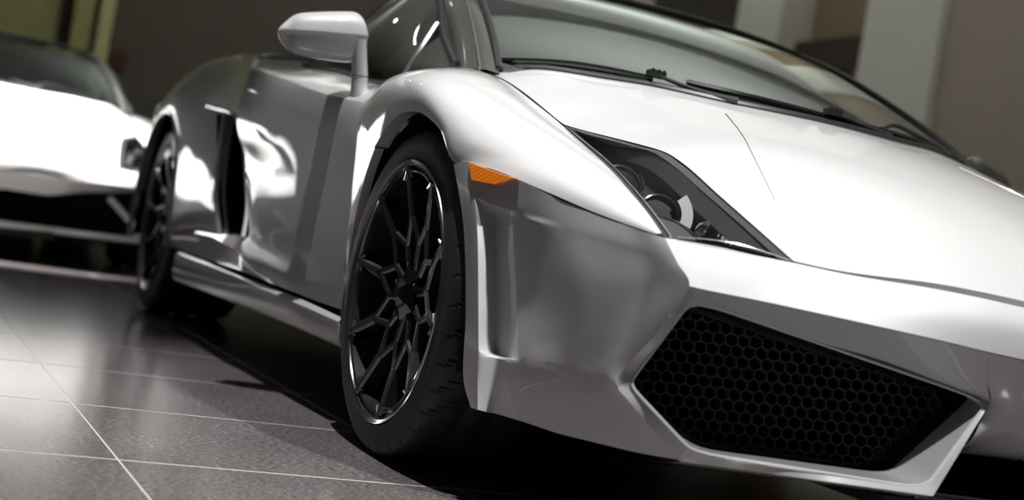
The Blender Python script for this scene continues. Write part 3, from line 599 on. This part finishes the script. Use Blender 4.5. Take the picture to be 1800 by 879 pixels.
# --- cabin
GE = [(.235,.682,.81),(.39,.648,.904),(.577,.61,.998),(.75,.572,1.075),(.90,.52,1.128)]   # glass edge beside the pillar
def cabin():
    e = curve(GE, 30); c = curve([(.012,0,.808),(.22,0,.915),(.44,0,1.015),(.66,0,1.095),(.86,0,1.148)], 30)
    rows = []
    for a, b in zip(e, c):
        rows.append([(b[0]+(a[0]-b[0])*abs(t)**2.1, a[1]*t, b[2]+(a[2]-b[2])*abs(t)**2.4) for t in np.linspace(-1, 1, 41)])
    mb = MB(); mb.grid(rows); mb.build('windshield', 'windscreen_glass', car)
    mb = MB(); mb.tube([(x, y, z+.002) for x, y, z in rows[-1]], .012, 8); mb.build('windshield_trim', 'black_plastic', car)
    for s_ in (0, -1):
        mb = MB(); mb.tube([np.array(q[s_])+np.array([0, 0, .004]) for q in rows], .009, 8); mb.build('windshield_trim', 'black_plastic', car)
    # black cowl tray below the glass
    hr = [(.0+.30*(abs(t)**2.1)*1.0, .70*t) for t in np.linspace(-1, 1, 41)]
    tray = [[(x+.004, y, HZ(x, y)-.014) for x, y in hr], [(x+.05, y*.985, HZ(x, y)-.022) for x, y in hr], [(p[0]+.1, p[1], p[2]) for p in rows[0]]]
    mb = MB(); mb.grid(np.array(tray)); mb.build('cowl', 'black_plastic', car)
    def pillar(mr):
        o = curve([(.335,.745,.785),(.47,.712,.86),(0.7221, 0.6650, 1.0126),(.90,.625,1.085),(1.05,.59,1.115)], 24)
        g = curve([(.21,.689,.80)]+GE[1:]+[(1.0,.50,1.145)], 24); md = (o+g)/2+np.array([-.012, .014, .012])
        P = np.stack([g, (g+md)/2+np.array([-.004, .004, .004]), md, (o+md)/2+np.array([-.001, .006, .004]), o], 1); mb = MB(); panel(mb, P, (-.3, .6, .7), .02, edges='we')
        p = mb.build('windshield_pillar', 'dark_shade_grey', car, mirror=mr, ang=50)
        mb = MB(); mb.tube([tuple(q+np.array([-.002, .003, .003])) for q in (md*.72+g*.28)], .0035, 6); mb.build('pillar_trim', 'steel', p, mirror=mr)
        mb = MB(); mb.tube([tuple(q) for q in o[:18]], .006, 6); mb.build('pillar_seal', 'dark_metal', p, mirror=mr)
    both(pillar)
    R_ = [[(.86,0,1.152),(.88,.25,1.147),(.93,.50,1.13),(1.0,.575,1.11)],[(1.1,0,1.166),(1.1,.25,1.16),(1.12,.48,1.14),(1.12,.60,1.09)],
          [(1.35,0,1.155),(1.35,.25,1.148),(1.36,.5,1.12),(1.38,.62,1.05)],[(1.7,0,1.10),(1.7,.25,1.09),(1.7,.5,1.06),(1.68,.66,.98)],[(2.2,0,1.02),(2.2,.25,1.01),(2.2,.5,.985),(2.1,.70,.93)],[(3.2,0,.90),(3.2,.25,.895),(3.2,.5,.88),(3.2,.66,.86)]]
    rows2 = [[tuple(mir(p)) for p in r[:0:-1]]+r for r in R_]
    P = surf(rows2, 50, 40); mb = MB(); panel(mb, P, (0, 0, 1), .02); mb.build('roof', 'silver_paint', car)
    # body tub: keeps light out of the seams
    mb = MB(); mb.box((-.62, -.60, .14), (3.2, .60, .45)); mb.box((.46, -.84, .15), (2.1, .84, .62)); mb.box((2.0, -.62, .4), (3.25, .62, .82)); mb.box((.30, -.66, .45), (.45, .66, .72))
    mb.box((-.55, -.52, .3), (.32, .52, .47))
    mb.build('body_tub', 'matt_black', car, ang=20)
    mb = MB(); mb.grid(np.array([[(.25,y,.80-.02*abs(y)) , (.42,y,.835-.03*abs(y)), (.62,y,.83-.03*abs(y)), (.68,y,.76), (.70,y,.60)] for y in np.linspace(-.68, .68, 20)])); mb.build('dashboard', 'dash', car)
    for s in (-1, 1):
        b = np.array([1.30, .36*s, .45]); mb = MB()
        prof = [(-.06,.0,.24),(.02,.18,.25),(.06,.35,.24),(.10,.47,.20),(.115,.53,.13),(.13,.60,.12),(.15,.64,.08)]
        rows3 = []
        for dx, dz, hw in prof:
            t = np.linspace(0, 2*math.pi, 20, endpoint=False); rows3.append([b+np.array([dx+.055*math.cos(a), hw*np.sign(math.sin(a))*abs(math.sin(a))**.5, dz]) for a in t])
        mb.grid(np.array(rows3), cv=True); mb.add(rows3[-1], [tuple(range(20))]); 
        mb.obox((1.05, .36*s, .48), ((1,0,.12),(0,1,0),(-.12,0,1)), (.26, .24, .06))
        mb.build('seat', 'seat_leather', car)
    t = np.linspace(0, 2*math.pi, 30); mb = MB(); mb.tube([(.80-.08*math.sin(a)*1, -.36+.175*math.cos(a), .78+.165*math.sin(a)) for a in t], .015, 8)
    mb.tube([(.80,-.52,.78),(.78,-.36,.78),(.80,-.20,.78)], .014, 6); mb.build('steering_wheel', 'dash', car)
    mb = MB(); mb.tube([(.78,0,1.075),(.80,0,1.10)], .008, 6); mb.obox((.77, 0, 1.06), ((0,1,0),(.2,0,1),(1,0,-.2)), (.11, .03, .012)); mb.build('rear_view_mirror', 'black_plastic', car)
    return np.array(rows)
GL = cabin()

def hedge(y, back, h):
    """a point just behind the rear edge of the hood"""
    x = .30*(abs(y)/.70)**2.1; return (x+back, y, float(HZ(np.array(x), np.array(y)))+h)
def wiper(blade, clip_y, arm, hose=None):
    w_ = curve([hedge(*q) for q in blade], 24); k = int(np.argmin(np.abs(w_[:, 1]-clip_y))); c = w_[k]+np.array([-.01, 0, .010])
    mb = MB(); mb.tube(curve([tuple(c)]+[hedge(*q) for q in arm], 16), np.linspace(.006, .014, 16), 8, flat=.6); a = mb.build('wiper_arm', 'black_plastic', car)
    mb = MB(); mb.tube(w_, .008, 8); mb.build('blade', 'gloss_black', a)
    mb = MB(); mb.tube(w_-np.array([0, 0, .012]), .004, 6); mb.build('blade_rubber', 'matt_black', a)
    mb = MB(); mb.obox(c, ((1,0,0),(0,1,0),(0,0,1)), (.010, .020, .007)); cb = mb.build('clip', 'black_plastic', a)
    for k in (-1, 0, 1): mb = MB(); mb.obox(c+np.array([-.006, k*.013, .006]), ((1,0,0),(0,1,0),(0,0,1)), (.006, .003, .004)); mb.build('clip_rib', 'chrome', cb)
    if hose: mb = MB(); mb.tube(curve([hedge(*q) for q in hose], 24), .0055, 8); mb.build('washer_hose', 'black_plastic', a)
mb = MB(); mb.tube([hedge(y, .004, .003) for y in np.linspace(.69, -.69, 40)], .0085, 8); mb.build('windshield_seal', 'black_plastic', car)
wiper([(.685,.01,.020),(.55,.015,.020),(.38,.018,.018)], .385, [(.30,.012,.014),(.21,.0,.008)])
wiper([(.30,.045,.030),(.12,.04,.026),(-.10,.04,.022),(-.35,.05,.022),(-.55,.05,.02)], -.06, [(-.14,.03,.02),(-.22,.02,.012)], [(-.20,.03,.025),(-.26,.05,.045),(-.36,.05,.035),(-.5,.05,.025),(-.6,.05,.02)])

# --- door mirrors
def mirror(mr, d):
    # outline heights of the housing along its width, at its own distance
    st = [((0.5600, 1.0918, 0.8322), (0.5600, 1.0920, 0.8335), (0.5600, 1.0916, 0.8310)), ((0.5600, 1.0833, 0.8367), (0.5600, 1.0850, 0.8467), (0.5600, 1.0784, 0.8157)), ((0.5600, 1.0679, 0.8394), (0.5600, 1.0723, 0.8650), (0.5600, 1.0617, 0.8038)), ((0.5500, 1.0483, 0.8410), (0.5500, 1.0554, 0.8816), (0.5500, 1.0385, 0.7925)),
          ((0.5400, 1.0053, 0.8465), (0.5400, 1.0137, 0.8946), (0.5400, 0.9951, 0.7881)), ((0.5300, 0.9553, 0.8521), (0.5300, 0.9648, 0.9061), (0.5300, 0.9444, 0.7904)), ((0.5250, 0.9275, 0.8552), (0.5250, 0.9373, 0.9105), (0.5250, 0.9165, 0.7933)), ((0.5200, 0.9103, 0.8572), (0.5200, 0.9179, 0.9001), (0.5200, 0.9000, 0.7992)), ((0.5150, 0.8984, 0.8582), (0.5150, 0.9000, 0.8670), (0.5150, 0.8925, 0.8175))]
    rows = []
    for i, (mid, top, bot) in enumerate(st):
        mid, top, bot = map(np.array, (mid, top, bot)); zt = top[2]-mid[2]; zb = bot[2]-mid[2]
        k = min(1, (abs(zt)+abs(zb))/.11); dpt = .10*k
        L = []
        for a in np.linspace(0, math.pi, 11): L.append(mid+np.array([-math.cos(a)*dpt*.5*(1.0 if a < 1.57 else .9)+dpt*.35, 0, zt*math.sin(a)**.75]))
        L[0][0] -= .0
        for a in np.linspace(math.pi, 2*math.pi, 11)[1:-1]: L.append(mid+np.array([-math.cos(a)*dpt*.5*(1.0 if math.cos(a) < 0 else .96)+dpt*.35, 0, zb*abs(math.sin(a))**.85]))
        rows.append(L)
    rows = np.array(rows); kk = np.linspace(0, 1, len(rows)); n = 34
    sm = np.stack([interp(kk, rows[:, j], np.linspace(0, 1, n)) for j in range(rows.shape[1])], 1)
    mb = MB(); up_ = sm[:, :11]; lo = np.concatenate([sm[:, 10:], sm[:, :1]], 1)
    mb.grid(up_); mb.add(sm[0], [tuple(range(20))]); 
    mo = mb.build('side_mirror', 'silver_paint', d, mirror=mr, ang=60)
    mb = MB(); mb.grid(lo); mb.add(sm[-1], [tuple(range(20))]); mb.build('lower_housing', 'silver_paint', mo, mirror=mr, ang=60)
    mb = MB(); ce = sm[4:-5].mean((0, 1)); rr = np.array([np.linspace(p[0], p[10], 5) for p in sm[4:-4]])
    g = [[(sm[i, 0, 0]*0+max(sm[i, :, 0])-.001, sm[i, 0, 1], sm[i, 0, 2]+q) for q in (-.03, 0, .02)] for i in range(8, 28)]; mb.grid(np.array(g)); mb.build('mirror_glass', 'chrome', mo, mirror=mr)
    # stalk: mirror foot swells out of the door top
    def rg(c, rx, ry, n=16): return [(c[0]+rx*math.cos(a), c[1]+ry*math.sin(a), c[2]) for a in np.linspace(0, 2*math.pi, n, endpoint=False)]
    cs = [((0.5300, 0.9108, 0.8473), .028, .016), ((0.5300, 0.9040, 0.8093), .028, .017), ((0.5300, 0.8955, 0.7651), .030, .0175), ((0.5300, 0.8917, 0.7396), .034, .0185), ((0.5300, 0.8825, 0.7190), .048, .026), ((0.5300, 0.8669, 0.7010), .07, .04)]
    R3 = np.array([rg(*q) for q in cs]); kk = np.linspace(0, 1, len(R3)); R3 = np.stack([interp(kk, R3[:, j], np.linspace(0, 1, 24)) for j in range(16)], 1)
    mb = MB(); mb.grid(R3, cv=True); mb.build('stalk', 'silver_paint', mo, mirror=mr)
    mb = MB(); mb.grid(np.array([rg(((0.5300, 0.8955, 0.7651)[0], (0.5300, 0.8955, 0.7651)[1], (0.5300, 0.8955, 0.7651)[2]+dz), .0308, .0183) for dz in (-.0008, .0008)]), cv=True); mb.build('stalk_joint', 'matt_black', mo, mirror=mr)
mirror(False, DOORS[0]); mirror(True, DOORS[1])

# --- wheels
LB = []
def wheel_set(name, cx, cz, R, wd, ylip, label):
    def tyre_mesh():
        # outer face at y=0, inner at -wd ; blocks cut by slanting grooves
        mb = MB(); n = 792; t = np.linspace(0, 2*math.pi, n, endpoint=False)
        prof = [(.2560,-.010),(.2605,-.001),(.268,-.004),(.285,-.0035),(R-.030,-.004),(R-.018,-.006),(R-.009,-.011),(R-.0035,-.018),(R-.0012,-.030)]
        for k in range(1, 9): prof.append((R, -.030-(wd-.06)*k/9))
        prof += [(R-.0012,-wd+.03),(R-.009,-wd+.008),(R-.03,-wd-.004),(.27,-wd)]
        P = np.zeros((len(prof), n, 3)); pitch = 2*math.pi/36
        for i, (r, y) in enumerate(prof):
            for j, a in enumerate(t):
                rr = r
                if r > R-.02:
                    d = -y; ph = ((a+2.2*(d if d < wd/2 else wd-d)**1.0+(0 if d < wd/2 else pitch/2)) % pitch)/pitch
                    if ph < .075 and (.004 < d < .40*wd or .60*wd < d < wd-.004): rr = r-.005
                    if abs(d-.36*wd) < .008 or abs(d-.64*wd) < .008: rr = r-.007
                P[i, j] = (rr*math.cos(a), y, rr*math.sin(a))
        mb.grid(P, 0, cv=True); return mb
    def spoke_mesh():
        # one spoke: thin at the rim, splitting to the two neighbouring nodes
        mb = MB()
        def pol(r, a, y): return np.array([r*math.sin(a), y, r*math.cos(a)])
        def bar(a, b, w1, w2, y1, y2, dep=.03):
            a = np.array(a); b = np.array(b); d = b-a; d /= np.linalg.norm(d); s_ = np.cross(d, (0, 1, 0)); s_ /= np.linalg.norm(s_)
            rows = []
            for p, w_, in ((a, w1), (b, w2)):
                rows.append([p-s_*w_, p-s_*w_*.55+np.array([0, .004, 0]), p+s_*w_*.55+np.array([0, .004, 0]), p+s_*w_, p+s_*w_*.8-np.array([0, dep, 0]), p-s_*w_*.8-np.array([0, dep, 0])])
            mb.grid(np.array(rows), 0, cv=True)
        h = math.pi/10
        bar(pol(.244,0,-.006), pol(.150,0,-.026), .0085, .0125, 0, 0)
        for s in (-1, 1):
            bar(pol(.238,.02*s,-.008), pol(.222,.085*s,-.010), .006, .003, 0, 0)
            bar(pol(.156,.0,-.026), pol(.100,h*s,-.036), .0085, .0075, 0, 0)
        bar(pol(.102,h,-.036), pol(.045,h,-.040), .0085, .011, 0, 0)
        return mb
    ty = spk = None
    for mr in (False, True):
        sgn = -1 if mr else 1
        wh = empty(name, (cx, sgn*ylip, cz), parent=car); wh['label'] = label
        if mr: wh.rotation_euler.z = math.pi
        def place(mb, nm, mat, **k):
            return mb.build(nm, mat, wh, **k)
        if ty is None:
            ty = place(tyre_mesh(), 'tyre', 'rubber', ang=30); spk = spoke_mesh().build('spoke', 'rim_black', wh, ang=25); first = True
        else:
            o = ty.copy(); col.objects.link(o); o.parent = wh; first = False
        for k in range(10):
            if k == 0 and first: o = spk
            else: o = spk.copy(); col.objects.link(o); o.parent = wh
            o.rotation_euler.y = math.radians(8)+k*math.pi/5
        mb = MB(); mb.lathe([(.2585,-.012),(.2588,-.002),(.2570,.0015),(.2540,0),(.2500,-.004),(.2470,-.0045)], (0,0,0), 120); place(mb, 'rim_edge', 'rim_lip', ang=50)
        mb = MB(); mb.lathe([(.2470,-.0045),(.2440,-.014),(.2400,-.012),(.2370,-.006),(.2330,-.007),(.2320,-.03),(.2300,-.10),(.2300,-wd+.02),(.25,-wd+.01)], (0,0,0), 120); place(mb, 'rim', 'rim_black', ang=30)
        mb = MB(); mb.lathe([(.001,-.012),(.014,-.012),(.030,-.020),(.034,-.026),(.058,-.034),(.062,-.07)], (0,0,0), 5); place(mb, 'hub_cap', 'gloss_black', ang=12)
        mb = MB(); mb.lathe([(.07,-.10),(.178,-.10),(.18,-.103),(.18,-.13),(.07,-.13)], (0,0,0), 72)
        place(mb, 'brake_disc', 'dark_metal')
        mb = MB()
        for k in range(12):
            a = -.6+k*.1; mb.obox((.165*math.cos(a), -.105, .165*math.sin(a)), ((math.cos(a),0,math.sin(a)),(0,1,0),(-math.sin(a),0,math.cos(a))), (.032, .03, .012))
        place(mb, 'brake_caliper', 'black_plastic')
        for k in range(5):
            a = k*2*math.pi/5+.3
            if LB:
                o = LB[0].copy(); col.objects.link(o); o.parent = wh
            else:
                mb = MB(); mb.lathe([(.001,.008),(.006,.007),(.007,.004),(.007,-.008)], (0,0,0), 6); o = place(mb, 'lug_bolt', 'dark_metal', ang=20); LB.append(o)
            o.location = (.054*math.cos(a), -.034, .054*math.sin(a))
wheel_set('front_wheel', WF[0], WF[1], .3183, .235, .925, 'front wheel with gloss black mesh spokes')
wheel_set('rear_wheel', WR[0], WR[1], .3303, .295, .932, 'rear wheel with gloss black mesh spokes')

def liner(cx, cz, r, y0, y1, a0, a1, mr, nm):
    mb = MB(); t = np.linspace(a0, a1, 40)
    P = np.array([[(cx+rr*math.cos(a), y, cz+rr*math.sin(a)) for a in t] for rr, y in ((r, y1), (r+.012, y1-.03), (r+.012, y0), (.05, y0))]); mb.grid(P); mb.build(nm, 'matt_black', car, mirror=mr)
for mr in (False, True):
    liner(*WF, .352, .58, .905, -.28, math.pi+.30, mr, 'wheel_arch_liner'); liner(*WR, .386, .55, .94, -.2, math.pi+.2, mr, 'wheel_arch_liner')


# ------------------------------------------------------------------ second car and the background
def copy_tree(o, parent, swap):
    c = o.copy(); col.objects.link(c); c.parent = parent
    if c.type == 'MESH':
        for sl in c.material_slots:
            if sl.material and sl.material.name in swap: 
                mt = sl.material; sl.link = 'OBJECT'; sl.material = MATS[swap[mt.name]]
            elif sl.material: mt = sl.material; sl.link = 'OBJECT'; sl.material = mt
    for ch in list(o.children): copy_tree(ch, c, swap)
    return c
car2 = copy_tree(car, None, {'silver_paint': 'white_paint', 'windscreen_glass': 'side_glass'})
old = [o for o in car2.children if o.name.startswith('front_bumper')][0]
for ch in list(old.children): bpy.data.objects.remove(ch)
bpy.data.objects.remove(old)
b2, _r = bumper_obj(True); b2.parent = car2; b2.data.materials[0] = MATS['white_paint']
mb = MB(); mb.box((-.70, -.76, .13), (-.55, .76, .42)); mb.build('intake_duct', 'matt_black', b2)
mb = MB(); mb.box((-.90, -.30, .12), (-.45, .30, .145)); mb.build('splitter', 'black_plastic', b2)
car2.location = (5.06, 1.385, 0); car2.rotation_euler.z = 0
tag(car2, 'white sports car parked behind the silver one, seen from the front', 'car')

def ceiling_lamp(p, tgt, e, cone, rad, i):
    t = empty('ceiling_spotlight', (p[0], p[1], 3.6)); tag(t, LAMP_LABELS[i], 'spotlight', 'ceiling spotlights')
    mb = MB(); mb.tube([(0,0,0),(0,0,-.16)], .015, 8); mb.build('stem', 'lamp_white', t)
    d = (Vector(tgt)-Vector(p)).normalized(); c = Vector((0, 0, -.2))
    mb = MB(); mb.tube([c-d*.08, c+d*.08], .06, 20); h = mb.build('lamp_head', 'lamp_white', t)
    mb = MB(); mb.tube([c+d*.082, c+d*.088], .05, 20); mb.build('bulb_face', 'lamp_glow', h)
    l = bpy.data.lights.new('spot', 'SPOT'); l.energy = e; l.spot_size = math.radians(cone); l.spot_blend = .45; l.shadow_soft_size = rad; l.color = (1, .985, .97)
    o = bpy.data.objects.new('spot', l); col.objects.link(o); o.parent = t; o.location = c+d*.1; o.rotation_euler = d.to_track_quat('-Z', 'Y').to_euler()
LAMP_LABELS = ['ceiling spotlight above the front wheel of the silver car', 'ceiling spotlight above the nose of the silver car',
  'ceiling spotlight above the nose of the white car', 'ceiling spotlight above the cabin of the white car']
for i, s in enumerate(SPOTS): ceiling_lamp(*s, i)

# bright diagonal struts across the white car's intakes
for s in (-1, 1):
    mb = MB(); mb.tube([(-.862, .52*s, .352), (-.80, .695*s, .215)], .014, 8); mb.build('intake_strut', 'white_paint', b2)

def fill_uplight(x, y, L, e, i):  # unseen lamp added to brighten the ceiling
    t = empty('added_uplighter', (x, y, 2.55)); tag(t, UP_LABELS[i], 'ceiling lamp', 'added fill uplighters')
    mb = MB(); mb.box((-.09, -L/2, -.04), (.09, L/2, .04)); mb.build('trough', 'lamp_white', t)
    for s in (-1, 1): mb = MB(); mb.tube([(0, s*L*.4, .04), (0, s*L*.4, 1.05)], .006, 6); mb.build('rod', 'lamp_white', t)
    l = bpy.data.lights.new('tube', 'AREA'); l.shape = 'RECTANGLE'; l.size = .14; l.size_y = L*.95; l.energy = e; l.color = (.95, 1, .95)
    o = bpy.data.objects.new('tube', l); col.objects.link(o); o.parent = t; o.location = (0, 0, .05); o.rotation_euler = (math.pi, 0, 0)
UP_LABELS = ['added fill uplighter over the cabin of the silver car', 'added fill uplighter over the space between the two cars', 'added fill uplighter over the nose of the silver car', 'added fill uplighter near the back wall']
for i, u in enumerate(FILL_UPLIGHTS): fill_uplight(*u, i)

column('square_column', 'pale grey square column standing second from the right behind the windscreen', 'column', 5.58, 6.14, -3.98, -3.5, 'column_grey', group='pale columns')
column('square_column', 'pale grey square column nearest the right edge behind the windscreen', 'column', 3.88, 4.58, -3.98, -3.45, 'column_grey', group='pale columns')
t = empty('dark_recess_cabinet', (5.05, -3.75, 0)); tag(t, 'dark brown wall cabinet between the two pale columns', 'cabinet')
mb = MB(); mb.box((-.45, -.24, 0), (.50, .05, 1.93)); mb.build('carcass', 'cabinet_brown', t)
mb = MB(); mb.box((-.45, -.24, 1.93), (.50, .12, 2.14)); mb.build('lintel', 'wall_brown_dark', t)
mb = MB(); mb.box((-.45, -.24, 2.14), (.50, .0, 3.58)); mb.build('upper_panel', 'cabinet_brown', t)
column('dark_column', 'dark column behind the roof of the silver car', 'column', 6.2, 7.6, -3.98, -3.6, 'wall_brown_dark')
# back wall, far left
t = empty('lit_display_panel', (10.5, 1.4, 0)); tag(t, 'olive lit display panel on the back wall behind the white car', 'panel')
mb = MB(); mb.box((-.03, -.77, .3), (.09, 1.3, 3.2)); mb.build('board', 'olive_panel', t)
mb = MB(); mb.box((-.08, -.84, 0), (.09, -.77, 3.4)); mb.build('edge_frame', 'wall_brown_dark', t)
column('yellow_post', 'pale olive post on the back wall above the white car', 'post', 10.3, 10.58, .37, .53, 'olive_panel', group='posts on the back wall')
column('yellow_post', 'brighter yellow post on the back wall above the white car', 'post', 10.25, 10.58, .21, .32, 'yellow_post', group='posts on the back wall')
t = empty('alarm_box', (10.58, .07, 1.5)); tag(t, 'small dark red box fixed to the back wall', 'box')
mb = MB(); mb.box((-.05, -.07, -.08), (.0, .07, .08)); mb.build('housing', 'red_box', t); mb = MB(); mb.tube([(-.05, 0, 0), (-.065, 0, 0)], .03, 12); mb.build('button', 'wall_brown_dark', t)
